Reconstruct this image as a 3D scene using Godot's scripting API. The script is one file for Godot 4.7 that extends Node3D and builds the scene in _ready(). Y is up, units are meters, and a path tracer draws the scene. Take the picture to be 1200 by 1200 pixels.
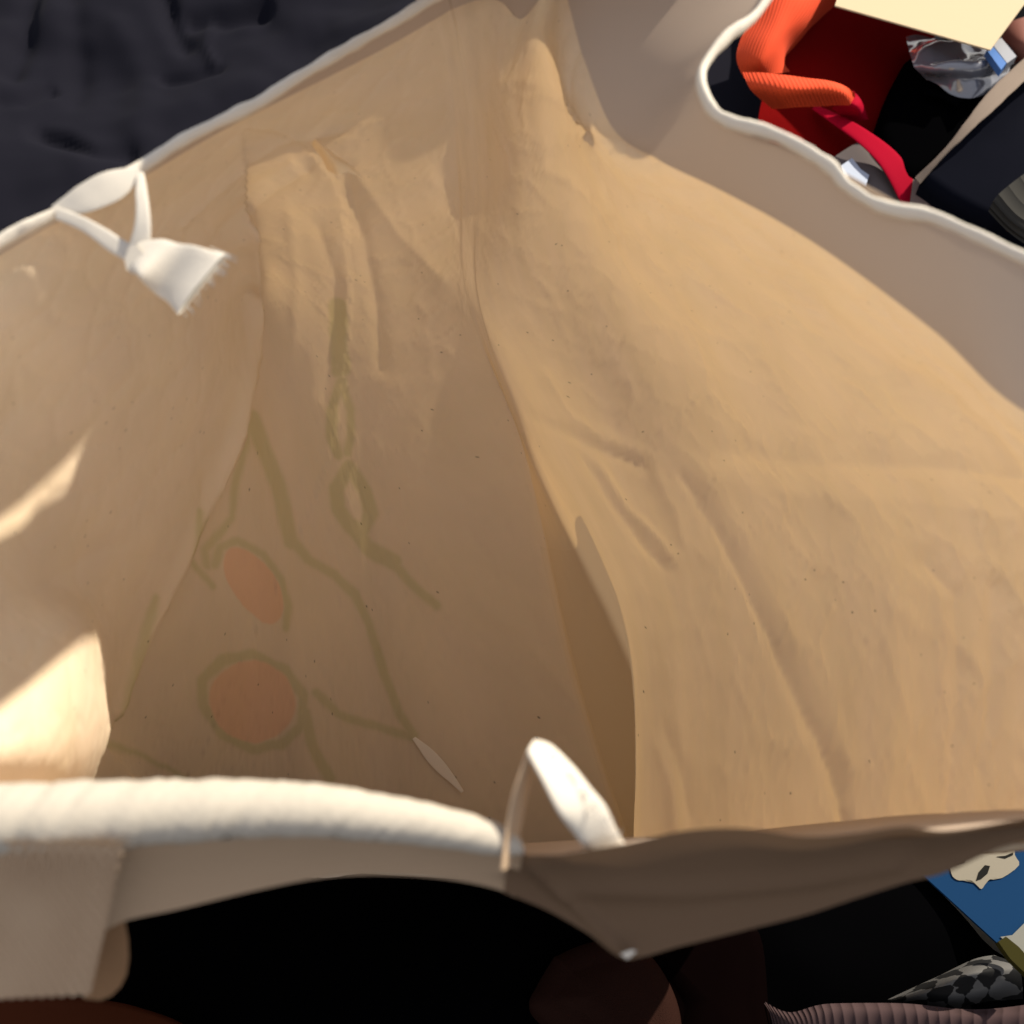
extends Node3D
# A paper carrier bag held open, seen from above into its mouth; clothes and small goods lie round it.

const TAN_HALF := 0.46631
var eye := Vector3(0, 0.60, 0.30)
var fwd := Vector3.ZERO
var upv := Vector3.ZERO
var noise := FastNoiseLite.new()
var fine := FastNoiseLite.new()
var M := {}

# ------------------------------------------------------------------ helpers
func at(x: float, y: float, d: float) -> Vector3:          # a point seen at (x, y) of a 1200 x 1200 frame, d metres deep
	return eye + fwd * d + Vector3.RIGHT * ((x - 600.0) / 600.0 * TAN_HALF * d) + upv * ((600.0 - y) / 600.0 * TAN_HALF * d)

func gp(x: float, y: float, h := 0.0) -> Vector3:          # the same, on the level plane h metres above the ground
	var dir := fwd + Vector3.RIGHT * ((x - 600.0) / 600.0 * TAN_HALF) + upv * ((600.0 - y) / 600.0 * TAN_HALF)
	return eye + dir * ((h - eye.y) / dir.y)

func numbered(called: String) -> String:
	if not has_node(NodePath(called)): return called
	var k := 1
	while has_node(NodePath("%s_%03d" % [called, k])): k += 1
	return "%s_%03d" % [called, k]

func thing(called: String, label: String, category: String, where := Vector3.ZERO, group := "") -> Node3D:
	var o := Node3D.new()
	o.name = numbered(called)
	add_child(o, true)
	o.position = where
	o.set_meta("label", label)
	o.set_meta("category", category)
	if group: o.set_meta("group", group)
	return o

func put(called: String, mesh: Mesh, mat: Material, parent: Node3D) -> MeshInstance3D:
	var o := MeshInstance3D.new()
	o.name = called
	o.mesh = mesh
	o.material_override = mat
	parent.add_child(o, true)
	if parent != self: o.position = -origin_of(parent)
	return o

func origin_of(n: Node3D) -> Vector3:
	var p := Vector3.ZERO
	var k: Node = n
	while k != self and k is Node3D:
		p += (k as Node3D).position
		k = k.get_parent()
	return p

func structure(called: String, mesh: Mesh, mat: Material) -> MeshInstance3D:
	var o := put(called, mesh, mat, self)
	o.set_meta("kind", "structure")
	return o

func spline(a: Vector3, b: Vector3, c: Vector3, d: Vector3, t: float) -> Vector3:
	return 0.5 * ((2.0 * b) + (c - a) * t + (2.0 * a - 5.0 * b + 4.0 * c - d) * t * t + (3.0 * b - a - 3.0 * c + d) * t * t * t)

func along(p: Array, u: float) -> Vector3:
	var n := p.size() - 1
	var i := clampi(int(floor(u)), 0, n - 1)
	return spline(p[maxi(i - 1, 0)], p[i], p[i + 1], p[mini(i + 2, n)], u - i)

func dense(p: Array, per: int) -> Array:
	var r := []
	for k in (p.size() - 1) * per + 1: r.append(along(p, float(k) / per))
	return r

# net[i][j]: columns of control points; u in 0..columns-1, v in 0..rows-1
func net_at(net: Array, u: float, v: float) -> Vector3:
	var n := net.size() - 1
	var i := clampi(int(floor(u)), 0, n - 1)
	return spline(along(net[maxi(i - 1, 0)], v), along(net[i], v), along(net[i + 1], v), along(net[mini(i + 2, n)], v), u - i)

func grid_mesh(p: PackedVector3Array, nu: int, nv: int, uv: PackedVector2Array) -> ArrayMesh:
	var nrm := grid_normals(p, nu, nv)
	var idx := PackedInt32Array()
	for i in nu - 1:
		for j in nv - 1:
			var a := i * nv + j
			idx.append_array([a, a + 1, a + nv, a + nv, a + 1, a + nv + 1])
	var arr := []
	arr.resize(Mesh.ARRAY_MAX)
	arr[Mesh.ARRAY_VERTEX] = p
	arr[Mesh.ARRAY_NORMAL] = nrm
	arr[Mesh.ARRAY_TEX_UV] = uv
	arr[Mesh.ARRAY_INDEX] = idx
	var m := ArrayMesh.new()
	m.add_surface_from_arrays(Mesh.PRIMITIVE_TRIANGLES, arr)
	return m

func cut(p: PackedVector3Array, nrm: PackedVector3Array, uv: PackedVector2Array, nv: int, i0: int, i1: int, j0: int, j1: int) -> ArrayMesh:   # part of a grid, with the normals of the whole
	var a := PackedVector3Array()
	var b := PackedVector3Array()
	var c := PackedVector2Array()
	var idx := PackedInt32Array()
	var n := j1 - j0 + 1
	for i in range(i0, i1 + 1):
		for j in range(j0, j1 + 1):
			var k := i * nv + j
			a.append(p[k])
			b.append(nrm[k])
			c.append(uv[k])
			if i < i1 and j < j1:
				var e := (i - i0) * n + j - j0
				idx.append_array([e, e + 1, e + n, e + n, e + 1, e + n + 1])
	var arr := []
	arr.resize(Mesh.ARRAY_MAX)
	arr[Mesh.ARRAY_VERTEX] = a
	arr[Mesh.ARRAY_NORMAL] = b
	arr[Mesh.ARRAY_TEX_UV] = c
	arr[Mesh.ARRAY_INDEX] = idx
	var m := ArrayMesh.new()
	m.add_surface_from_arrays(Mesh.PRIMITIVE_TRIANGLES, arr)
	return m

func grid_normals(p: PackedVector3Array, nu: int, nv: int) -> PackedVector3Array:
	var nrm := PackedVector3Array()
	nrm.resize(p.size())
	for i in nu:
		for j in nv:
			var du := p[mini(i + 1, nu - 1) * nv + j] - p[maxi(i - 1, 0) * nv + j]
			var dv := p[i * nv + mini(j + 1, nv - 1)] - p[i * nv + maxi(j - 1, 0)]
			var c := du.cross(dv)
			nrm[i * nv + j] = c.normalized() if c.length_squared() > 1e-22 or j == 0 else nrm[i * nv + j - 1]
	return nrm

func net_sheet(net: Array, per_u: int, per_v: int, bump = null) -> ArrayMesh:   # world-space control net
	var nu := (net.size() - 1) * per_u + 1
	var nv: int = (net[0].size() - 1) * per_v + 1
	var p := PackedVector3Array()
	var uv := PackedVector2Array()
	for i in nu:
		for j in nv:
			p.append(net_at(net, float(i) / per_u, float(j) / per_v))
			uv.append(Vector2(float(i) / (nu - 1), float(j) / (nv - 1)))
	if bump != null:
		var nrm := grid_normals(p, nu, nv)
		for k in p.size(): p[k] += nrm[k] * float(bump.call(p[k], uv[k]))
	return grid_mesh(p, nu, nv, uv)

func tube(path: Array, ra: Callable, sides := 12, bump := 0.0) -> ArrayMesh:     # ra(t) -> Vector2(radius across, radius up)
	var p := PackedVector3Array()
	var uv := PackedVector2Array()
	var n := path.size()
	for i in n:
		var tan: Vector3 = (path[mini(i + 1, n - 1)] - path[maxi(i - 1, 0)]).normalized()
		var side := tan.cross(Vector3.UP).normalized()
		var up := side.cross(tan).normalized()
		var r: Vector2 = ra.call(float(i) / (n - 1))
		for j in sides + 1:
			var a := TAU * j / sides
			var q: Vector3 = path[i] + side * cos(a) * r.x + up * sin(a) * r.y
			if bump > 0.0:
				q += (side * cos(a) + up * sin(a)) * (fine.get_noise_3dv(q * 9000.0) * bump + noise.get_noise_3dv(q * 2500.0) * bump * 1.5)
			p.append(q)
			uv.append(Vector2(float(i) / (n - 1), float(j) / sides))
	return grid_mesh(p, n, sides + 1, uv)

func ribbon(path: Array, across: Array, thick: float, per := 8, bump := 0.0) -> ArrayMesh:   # flat strip: half-width vectors, rounded edges
	var c := dense(path, per)
	var w := dense(across, per)
	var p := PackedVector3Array()
	var uv := PackedVector2Array()
	var n := c.size()
	var sides := 18
	for i in n:
		var tan: Vector3 = (c[mini(i + 1, n - 1)] - c[maxi(i - 1, 0)]).normalized()
		var half: Vector3 = w[i]
		var nn := tan.cross(half).normalized() * thick
		for j in sides + 1:
			var a := TAU * j / sides
			var q: Vector3 = c[i] + half * signf(cos(a)) * pow(absf(cos(a)), 0.6) + nn * sin(a)
			if bump > 0.0: q += nn.normalized() * noise.get_noise_3dv(q * 3000.0) * bump + half.normalized() * fine.get_noise_3dv(q * 6000.0) * bump
			p.append(q)
			uv.append(Vector2(float(i) / (n - 1), float(j) / sides))
	return grid_mesh(p, n, sides + 1, uv)

func slab(outline: Array, thick: Vector3) -> ArrayMesh:     # a flat polygon with thickness and a small chamfer
	var n := outline.size()
	var mid := Vector3.ZERO
	for q in outline: mid += q
	mid /= n
	var axis := thick.normalized()
	var ex: Vector3 = (outline[1] - outline[0]).normalized()
	ex = (ex - axis * ex.dot(axis)).normalized()
	var ey := axis.cross(ex)
	var flat := PackedVector2Array()
	for q in outline: flat.append(Vector2((q - mid).dot(ex), (q - mid).dot(ey)))
	var tri := Geometry2D.triangulate_polygon(flat)
	var st := SurfaceTool.new()
	st.begin(Mesh.PRIMITIVE_TRIANGLES)
	st.set_smooth_group(-1)
	var cw := Geometry2D.is_polygon_clockwise(flat)
	for k in range(0, tri.size(), 3):
		for e in [[0, 1, 2, 1.0], [2, 1, 0, 0.0]]:
			var t := [outline[tri[k + e[0]]] + thick * e[3], outline[tri[k + e[1]]] + thick * e[3], outline[tri[k + e[2]]] + thick * e[3]]
			face(st, t, axis * (1.0 if e[3] > 0.5 else -1.0))
	for k in n:
		var a: Vector3 = outline[k]
		var b: Vector3 = outline[(k + 1) % n]
		var out := (b - a).cross(axis).normalized() * (-1.0 if cw else 1.0)
		face(st, [a, b, b + thick], out)
		face(st, [a, b + thick, a + thick], out)
	return st.commit()

func face(st: SurfaceTool, t: Array, n: Vector3) -> void:
	if (t[2] - t[0]).cross(t[1] - t[0]).dot(n) < 0: t = [t[0], t[2], t[1]]
	for q in t:
		st.set_normal(n)
		st.set_uv(Vector2(q.x, q.z) * 10.0)
		st.add_vertex(q)

# a soft or hard body with a rounded top: outline is its top silhouette (world points), going down to y = low
func pillow(outline: Array, low: float, round_r: float, dome := 0.0, rough := 0.0, rows := 10, caps := 14) -> ArrayMesh:
	var o := dense(outline + [outline[0]], 8)
	var n := o.size()
	var mid := Vector3.ZERO
	for q in outline: mid += q
	mid /= outline.size()
	var size := 0.0
	for q in outline: size = maxf(size, (q - mid).length())
	var p := PackedVector3Array()
	var uv := PackedVector2Array()
	var total := rows + caps
	for i in n:
		for j in total + 1:
			var q: Vector3 = o[i]
			var top := q.y
			if j <= 3:
				q.y = lerpf(low, top - round_r, j / 3.0)
			elif j <= rows:
				var a := PI / 2 * float(j - 3) / (rows - 3)
				var inset := (1.0 - cos(a)) * round_r
				q = q + (mid - q).normalized() * minf(inset, (mid - q).length() * 0.9)
				q.y = top - round_r + sin(a) * round_r
			else:
				var s := float(j - rows) / caps
				var start: Vector3 = q + (mid - q).normalized() * minf(round_r, (mid - q).length() * 0.9)
				q = start.lerp(mid, s)
				q.y = lerpf(top, mid.y, s) + dome * (1.0 - pow(1.0 - s, 2.0))
			if rough > 0.0:
				q += Vector3(noise.get_noise_3dv(q * 600.0), noise.get_noise_3dv(q * 600.0 + Vector3(50, 9, 3)), noise.get_noise_3dv(q * 600.0 + Vector3(5, 90, 30))) * rough
			p.append(q)
			uv.append(Vector2(q.x, q.z) * 10.0)
	# the loop ends where it began
	return grid_mesh(p, n, total + 1, uv)

func seg_dist(q: Vector2, line: Array) -> Vector2:           # (distance, side)
	var best := 1e9
	var side := 0.0
	for k in line.size() - 1:
		var a: Vector2 = line[k]
		var b: Vector2 = line[k + 1]
		var ab := b - a
		var t := clampf((q - a).dot(ab) / ab.length_squared(), 0.0, 1.0)
		var d := q - a - ab * t
		if d.length() < best:
			best = d.length()
			side = signf(ab.cross(q - a))
	return Vector2(best, side)

# ------------------------------------------------------------------ materials
func mat(called: String, linear: Color, rough := 0.8, back := 0.0) -> StandardMaterial3D:
	var m := StandardMaterial3D.new()
	m.resource_name = called
	m.albedo_color = linear.linear_to_srgb()
	m.roughness = rough
	m.cull_mode = BaseMaterial3D.CULL_DISABLED
	m.metallic_specular = 0.05 if linear.get_luminance() < 0.05 else 0.35
	if back > 0.0:
		m.backlight_enabled = true
		var top := maxf(linear.r, maxf(linear.g, linear.b))
		m.backlight = Color(back * linear.r / top, back * linear.g / top, back * linear.b / top).linear_to_srgb()
	M[called] = m
	return m

func noise_tex(freq: float, seed_: int, normal := false, strength := 4.0, ramp: Gradient = null, stretch := 1.0) -> NoiseTexture2D:
	var n := FastNoiseLite.new()
	n.seed = seed_
	n.frequency = freq
	n.fractal_octaves = 5
	var t := NoiseTexture2D.new()
	t.width = 512
	t.height = 512
	t.seamless = true
	t.noise = n
	t.as_normal_map = normal
	t.bump_strength = strength
	if ramp: t.color_ramp = ramp
	return t

func grain(m: StandardMaterial3D, scale: float, freq: float, seed_: int, strength: float) -> void:    # fine relief on world axes
	m.uv1_triplanar = true
	m.uv1_world_triplanar = true
	m.uv1_scale = Vector3.ONE * scale
	m.normal_enabled = true
	m.normal_texture = noise_tex(freq, seed_, true, strength)
	m.normal_scale = 1.0

func mottle(m: StandardMaterial3D, lo: float, freq: float, seed_: int) -> void:     # slight unevenness of the colour itself
	var g := Gradient.new()
	g.set_color(0, Color(lo, lo, lo))
	g.set_color(1, Color(1, 1, 1))
	m.albedo_texture = noise_tex(freq, seed_, false, 1.0, g)

func rib_tex(count: int, depth: float) -> ImageTexture:     # a bump picture of cords running one way
	var im := Image.create(256, 4, false, Image.FORMAT_RGB8)
	for x in 256:
		var s := pow(absf(sin(PI * count * x / 256.0)), 0.7) * depth + 1.0 - depth
		for y in 4: im.set_pixel(x, y, Color(s, s, s))
	return ImageTexture.create_from_image(im)

func weave_tex() -> ImageTexture:
	var im := Image.create(64, 64, false, Image.FORMAT_RGB8)
	for x in 64:
		for y in 64:
			var over := (int(x / 8.0) + int(y / 8.0)) % 2 == 0
			var s := absf(sin(PI * (x if over else y) / 8.0)) * 0.6 + 0.4 * absf(sin(PI * (y if over else x) / 16.0))
			im.set_pixel(x, y, Color(s, s, s))
	return ImageTexture.create_from_image(im)

# ------------------------------------------------------------------ the scene
func _ready() -> void:
	var pitch := deg_to_rad(55.0)
	fwd = Vector3(0, -sin(pitch), -cos(pitch))
	upv = Vector3(0, cos(pitch), -sin(pitch))
	noise.seed = 7
	noise.frequency = 0.01
	noise.fractal_octaves = 3
	fine.seed = 21
	fine.frequency = 0.01
	fine.fractal_octaves = 2

	var cam := Camera3D.new()
	cam.name = "camera"
	add_child(cam)
	cam.position = eye
	cam.rotation = Vector3(-pitch, 0, 0)
	cam.fov = 50.0
	cam.near = 0.02
	cam.far = 60.0
	var lens := CameraAttributesPhysical.new()
	lens.frustum_focal_length = 50.0
	lens.frustum_focus_distance = 0.55
	lens.frustum_near = 0.02
	lens.frustum_far = 60.0
	lens.exposure_aperture = 18.0
	cam.attributes = lens
	cam.fov = 50.0
	cam.near = 0.02
	cam.far = 60.0
	cam.current = true

	var env := Environment.new()
	env.background_mode = Environment.BG_SKY
	var sm := ProceduralSkyMaterial.new()
	sm.sky_top_color = Color(0.60, 0.61, 0.65)
	sm.sky_horizon_color = Color(0.80, 0.78, 0.75)
	sm.ground_bottom_color = Color(0.12, 0.11, 0.10)
	sm.ground_horizon_color = Color(0.35, 0.33, 0.30)
	sm.sun_angle_max = 0.0
	env.sky = Sky.new()
	env.sky.sky_material = sm
	env.background_energy_multiplier = 1.1
	env.tonemap_mode = Environment.TONE_MAPPER_LINEAR
	env.tonemap_exposure = 1.6
	env.ssao_enabled = true
	env.ssil_enabled = true
	env.sdfgi_enabled = true
	var we := WorldEnvironment.new()
	we.name = "daylight"
	we.environment = env
	add_child(we)

	var sun := DirectionalLight3D.new()
	sun.name = "sun"
	sun.light_color = Color(1.0, 0.955, 0.88)
	sun.light_energy = 1.6
	sun.light_angular_distance = 0.9
	sun.shadow_enabled = true
	add_child(sun)
	var toward := Vector3(0.62, 0.60, -0.50).normalized()
	sun.look_at_from_position(toward, Vector3.ZERO, Vector3.UP)

	materials()
	ground()
	bag()
	goods_behind()
	goods_in_front()

func materials() -> void:
	var m := mat("paper", Color(0.74, 0.602, 0.435), 0.85, 0.5)
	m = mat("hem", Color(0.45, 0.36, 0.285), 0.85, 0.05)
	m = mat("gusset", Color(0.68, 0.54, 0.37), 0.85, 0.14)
	m = mat("streak", Color(0.80, 0.74, 0.64), 0.9)
	m = mat("flap", Color(0.92, 0.72, 0.44), 0.85, 0.3)  # brighter than the wall paper: light on the scrap put into colour
	m = mat("rim", Color(0.66, 0.61, 0.52), 0.9)
	grain(m, 60.0, 0.03, 9, 3.0)
	m = mat("cuff_shaded", Color(0.135, 0.085, 0.05), 0.85, 0.05)  # right outer paper, its shade put into a darker brown
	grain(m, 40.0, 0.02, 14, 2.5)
	m = mat("cuff_pale", Color(0.45, 0.325, 0.215), 0.85)  # paler copy of the outer paper, left-hand light put into its colour
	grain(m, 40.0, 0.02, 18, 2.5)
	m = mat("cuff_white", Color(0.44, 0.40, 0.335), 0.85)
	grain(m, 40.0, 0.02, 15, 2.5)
	m = mat("tab", Color(0.28, 0.16, 0.08), 0.85)
	grain(m, 40.0, 0.02, 16, 2.5)
	m = mat("cord", Color(0.60, 0.56, 0.49), 0.95)
	grain(m, 120.0, 0.03, 19, 5.0)
	m = mat("navy", Color(0.009, 0.009, 0.0135), 0.85)
	grain(m, 30.0, 0.03, 23, 1.0)
	m.rim_enabled = true
	m.rim = 0.08
	m = mat("dark_ground", Color(0.006, 0.006, 0.007), 0.95)
	m = mat("orange", Color(0.60, 0.055, 0.012), 0.9)
	m.heightmap_enabled = true
	m.heightmap_scale = 0.05
	m.heightmap_texture = rib_tex(30, 0.9)
	m = mat("dark_red", Color(0.13, 0.003, 0.003), 0.9)  # inside of the orange cloth, with its shade put into the colour
	grain(m, 25.0, 0.03, 31, 2.0)
	m = mat("red_strap", Color(0.30, 0.003, 0.018), 0.8)
	m.metallic_specular = 0.1
	m = mat("black", Color(0.0009, 0.0009, 0.0011), 0.95)
	m.metallic_specular = 0.0
	m = mat("plastic", Color(0.13, 0.135, 0.16), 0.12)
	m.metallic_specular = 0.9
	m.clearcoat_enabled = true
	m.clearcoat = 1.0
	m.clearcoat_roughness = 0.08
	m = mat("card", Color(0.50, 0.41, 0.26), 0.8)
	grain(m, 40.0, 0.02, 37, 1.0)
	m = mat("blue_plastic", Color(0.06, 0.16, 0.42), 0.35)
	m = mat("pale_plastic", Color(0.30, 0.31, 0.34), 0.4)
	m = mat("pinkish", Color(0.20, 0.07, 0.05), 0.7)
	m = mat("grey_strap", Color(0.20, 0.155, 0.12), 0.85)
	grain(m, 60.0, 0.03, 41, 3.0)
	m = mat("pouch", Color(0.004, 0.0045, 0.008), 0.75)
	m = mat("grey_rib", Color(0.035, 0.034, 0.031), 0.9)
	m.heightmap_enabled = true
	m.heightmap_scale = 0.15
	m.heightmap_texture = rib_tex(6, 0.9)
	m = mat("grey_cloth", Color(0.10, 0.085, 0.085), 0.9)
	m = mat("tag", Color(0.36, 0.41, 0.50), 0.6)
	m = mat("mauve", Color(0.13, 0.09, 0.08), 0.85)
	m = mat("suede", Color(0.018, 0.008, 0.006), 0.95)
	grain(m, 50.0, 0.04, 43, 8.0)
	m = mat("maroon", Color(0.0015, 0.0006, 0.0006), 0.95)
	m = mat("wood", Color(0.05, 0.014, 0.006), 0.6)
	m = mat("book_blue", Color(0.008, 0.032, 0.085), 0.85)  # cover blue darkened to stand in for shade on the book
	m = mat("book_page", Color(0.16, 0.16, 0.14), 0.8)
	m = mat("print_cream", Color(0.17, 0.15, 0.11), 0.5)
	m = mat("print_dark", Color(0.012, 0.012, 0.011), 0.5)
	m = mat("olive", Color(0.03, 0.027, 0.008), 0.6)
	m = mat("pink_rib", Color(0.055, 0.036, 0.036), 0.9)
	m.heightmap_enabled = true
	m.heightmap_scale = 0.08
	m.heightmap_texture = rib_tex(32, 0.9)
	m = mat("harlequin", Color(1, 1, 1), 0.8)
	m.albedo_texture = diamonds()

func diamonds() -> ImageTexture:
	var im := Image.create(256, 256, false, Image.FORMAT_RGB8)
	for x in 256:
		for y in 256:
			var wx := x + 14.0 * noise.get_noise_2d(x * 1.5, y * 1.5)
			var wy := y + 18.0 * noise.get_noise_2d(y * 1.5 + 200.0, x * 1.5)
			var a := (wx + wy * 0.6) / 62.0
			var b := (wx - wy * 0.6) / 62.0
			var on := (int(floor(a + 10.0)) + int(floor(b + 10.0))) % 2 == 0
			var v := 0.33 if on else 0.025
			im.set_pixel(x, y, Color(v, v * 0.99, v * 0.97))
	return ImageTexture.create_from_image(im)

# ------------------------------------------------------------------ ground
func ground() -> void:
	var pm := PlaneMesh.new()
	pm.size = Vector2(40, 40)
	structure("ground", pm, M.dark_ground)

	# navy cloth spread behind the bag, rumpled
	var t := thing("navy_cloth", "rumpled dark navy cloth spread out behind the bag at the upper left", "cloth", Vector3(-0.4, 0, -0.4))
	var p := PackedVector3Array()
	var uv := PackedVector2Array()
	var nu := 290
	var nv := 230
	var folds := [
		[[Vector2(50, 165), Vector2(75, 170), Vector2(110, 185), Vector2(150, 182)], 7.0, -0.010], [[Vector2(40, 0), Vector2(30, 50), Vector2(15, 90)], 9.0, -0.008],
		[[Vector2(195, 0), Vector2(200, 25), Vector2(215, 50)], 8.0, -0.010], [[Vector2(225, 24), Vector2(265, 20), Vector2(310, 12)], 6.0, -0.012],
		[[Vector2(190, 85), Vector2(225, 84), Vector2(255, 78)], 4.0, -0.007], [[Vector2(245, 25), Vector2(240, 50), Vector2(250, 72)], 4.0, 0.005],
		[[Vector2(5, 130), Vector2(30, 125), Vector2(58, 105)], 5.0, -0.007], [[Vector2(90, 0), Vector2(92, 60), Vector2(85, 110)], 10.0, -0.005],
		[[Vector2(310, 30), Vector2(345, 50), Vector2(380, 40)], 12.0, -0.006], [[Vector2(140, 40), Vector2(170, 90), Vector2(160, 150)], 14.0, 0.006],
	]
	for i in nu:
		for j in nv:
			var x := lerpf(-0.95, 0.42, i / (nu - 1.0))
			var z := lerpf(-1.1, 0.02, j / (nv - 1.0))
			var q := Vector3(x, 0, z)
			var h := 0.035 + 0.03 * noise.get_noise_3dv(q * 300.0) + 0.0035 * fine.get_noise_3dv(q * 1500.0)
			var rel := q + Vector3(0, 0.03, 0) - eye
			var d := rel.dot(fwd)
			var s := Vector2(600.0 + rel.x / (TAN_HALF * d) * 600.0, 600.0 - rel.dot(upv) / (TAN_HALF * d) * 600.0)
			if s.x < 500:
				for f in folds:
					var e := seg_dist(s, f[0])
					h += f[2] * 1.0 * exp(-pow(e.x / (f[1] * 1.5), 2.0)) * (1.0 + 0.6 * fine.get_noise_3dv(q * 900.0))
			if x > 0.0: h = lerpf(h, 0.012, clampf(x / 0.1, 0.0, 1.0))
			var rimfade := minf(minf(i, nu - 1 - i), minf(j, nv - 1 - j)) / 6.0
			p.append(Vector3(x, maxf(0.004, h * clampf(rimfade, 0.08, 1.0)), z))
			uv.append(Vector2(x, z))
	put("cloth", grid_mesh(p, nu, nv, uv), M.navy, t)

# ------------------------------------------------------------------ the bag
func bag() -> void:
	var base := at(480, 1010, 0.55)
	base.y = 0.0
	var t := thing("paper_bag", "large kraft paper bag held open, pale inside with a print showing through its back", "paper bag", base)
	# columns round the mouth from the front left corner over the back to the front right; rows from the rim down (x, y, depth)
	var W := [
		[[-60, 925, .205], [-90, 950, .24], [-70, 985, .29], [-30, 1030, .36], [30, 1060, .44], [90, 1060, .50], [140, 1050, .55]],
		[[-160, 870, .212], [-60, 885, .235], [40, 890, .27], [100, 895, .33], [128, 900, .41], [165, 960, .49], [190, 1040, .55]],
		[[-225, 780, .225], [-95, 780, .245], [15, 770, .275], [104, 752, .32], [136, 850, .41], [180, 930, .49], [215, 1035, .55]],
		[[-240, 600, .24], [-130, 620, .265], [-10, 650, .30], [100, 690, .35], [168, 755, .41], [220, 900, .49], [250, 1030, .55]],
		[[-140, 380, .26], [-60, 450, .28], [40, 530, .315], [140, 600, .36], [222, 660, .41], [262, 850, .49], [290, 1030, .55]],
		[[-10, 292, .27], [50, 360, .29], [120, 440, .325], [190, 510, .365], [258, 570, .41], [305, 800, .49], [335, 1030, .55]],
		[[80, 243, .275], [125, 300, .30], [180, 370, .335], [235, 430, .37], [290, 480, .41], [340, 760, .49], [380, 1030, .55]],
		[[160, 203, .28], [195, 245, .31], [230, 290, .34], [268, 340, .38], [305, 390, .415], [375, 720, .495], [425, 1030, .555]],
		[[250, 150, .29], [272, 190, .32], [300, 240, .355], [330, 310, .395], [355, 410, .435], [420, 710, .505], [470, 1030, .555]],
		[[340, 97, .305], [360, 150, .335], [385, 230, .375], [405, 330, .42], [420, 460, .455], [470, 720, .51], [525, 1030, .555]],
		[[425, 48, .32], [445, 120, .35], [465, 220, .39], [480, 350, .435], [500, 510, .475], [545, 740, .52], [620, 1030, .555]],
		[[495, 7, .329], [518, 101, .3635], [529, 220, .399], [540, 355, .4455], [605, 530, .485], [668, 790, .53], [742, 1030, .555]],
		[[510, -3, .3303], [531, 96, .3653], [542, 215, .4010], [550, 354, .447], [613, 530, .4875], [678, 795, .553], [752, 1030, .585]],
		[[525, -13, .3317], [543, 91, .367], [555, 210, .403], [560, 353, .448], [620, 530, .496], [748, 794, .578], [815, 1030, .60]],
		[[540, -22, .333], [556, 86, .3685], [568, 205, .4048], [569, 350, .4478], [633, 505, .484], [735, 745, .503], [742, 1030, .50]],
		[[680, -150, .34], [600, 50, .371], [612, 180, .410], [628, 320, .440], [700, 500, .455], [790, 730, .47], [800, 1030, .46]],
		[[840, -220, .335], [655, -20, .358], [655, 130, .394], [690, 280, .423], [770, 460, .44], [850, 700, .445], [870, 1030, .43]],
		[[970, -110, .315], [685, 70, .345], [695, 180, .372], [740, 300, .40], [820, 450, .425], [900, 690, .425], [930, 1030, .405]],
		[[895, 5, .30], [722, 155, .335], [750, 240, .358], [800, 340, .385], [870, 470, .405], [960, 690, .40], [990, 1030, .38]],
		[[822, 88, .288], [775, 188, .32], [810, 262, .345], [860, 350, .37], [930, 480, .385], [1020, 690, .38], [1050, 1030, .355]],
		[[850, 142, .28], [850, 225, .305], [885, 300, .33], [930, 380, .35], [1000, 510, .362], [1080, 700, .355], [1110, 985, .325]],
		[[965, 190, .27], [965, 292, .29], [1000, 370, .31], [1040, 440, .327], [1090, 560, .337], [1140, 720, .33], [1155, 985, .305]],
		[[1085, 254, .26], [1095, 388, .275], [1120, 455, .29], [1150, 510, .302], [1180, 610, .31], [1200, 750, .305], [1200, 985, .285]],
		[[1210, 308, .25], [1205, 485, .26], [1225, 550, .27], [1245, 610, .277], [1265, 700, .28], [1265, 800, .277], [1250, 985, .265]],
		[[1440, 410, .238], [1400, 560, .245], [1370, 630, .25], [1365, 690, .255], [1360, 770, .257], [1345, 860, .255], [1310, 975, .248]],
		[[1800, 640, .226], [1740, 700, .235], [1680, 750, .24], [1620, 800, .242], [1560, 860, .243], [1500, 920, .243], [1420, 975, .24]],
		[[1800, 830, .218], [1740, 850, .225], [1680, 880, .23], [1620, 910, .232], [1580, 940, .233], [1540, 970, .233], [1440, 975, .232]],
	]
	var foot := [Vector3(-.115, .03, 0.125), Vector3(-.11, .03, 0.125), Vector3(-.10, .03, 0.125), Vector3(-.09, .03, 0.125), Vector3(-.08, .03, 0.125), Vector3(-.07, .03, 0.125), Vector3(-.06, .03, 0.125), Vector3(-.05, .03, 0.125), Vector3(-.04, .03, 0.125),
		Vector3(-.03, .03, 0.125), Vector3(-.01, .03, 0.125), Vector3(.012, .03, 0.125), Vector3(.018, .03, 0.125), Vector3(.022, .03, 0.125), Vector3(.026, .03, 0.125), Vector3(.034, .03, 0.125), Vector3(.042, .03, 0.125), Vector3(.05, .03, 0.125), Vector3(.058, .03, 0.126),
		Vector3(.066, .03, 0.127), Vector3(.074, .03, 0.127), Vector3(.082, .03, 0.128), Vector3(.09, .03, 0.129), Vector3(.097, .03, 0.130), Vector3(.103, .03, 0.130), Vector3(.107, .03, 0.131), Vector3(.11, .03, 0.131)]
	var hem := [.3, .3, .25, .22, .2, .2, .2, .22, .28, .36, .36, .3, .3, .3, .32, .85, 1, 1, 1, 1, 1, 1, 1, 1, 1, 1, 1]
	var net := []
	var hems := []
	for i in W.size():
		var c := []
		for q in W[i]: c.append(Vector3(q[0], q[1], q[2]))
		net.append(c)
		hems.append(Vector3(hem[i], 0, 0))
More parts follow.
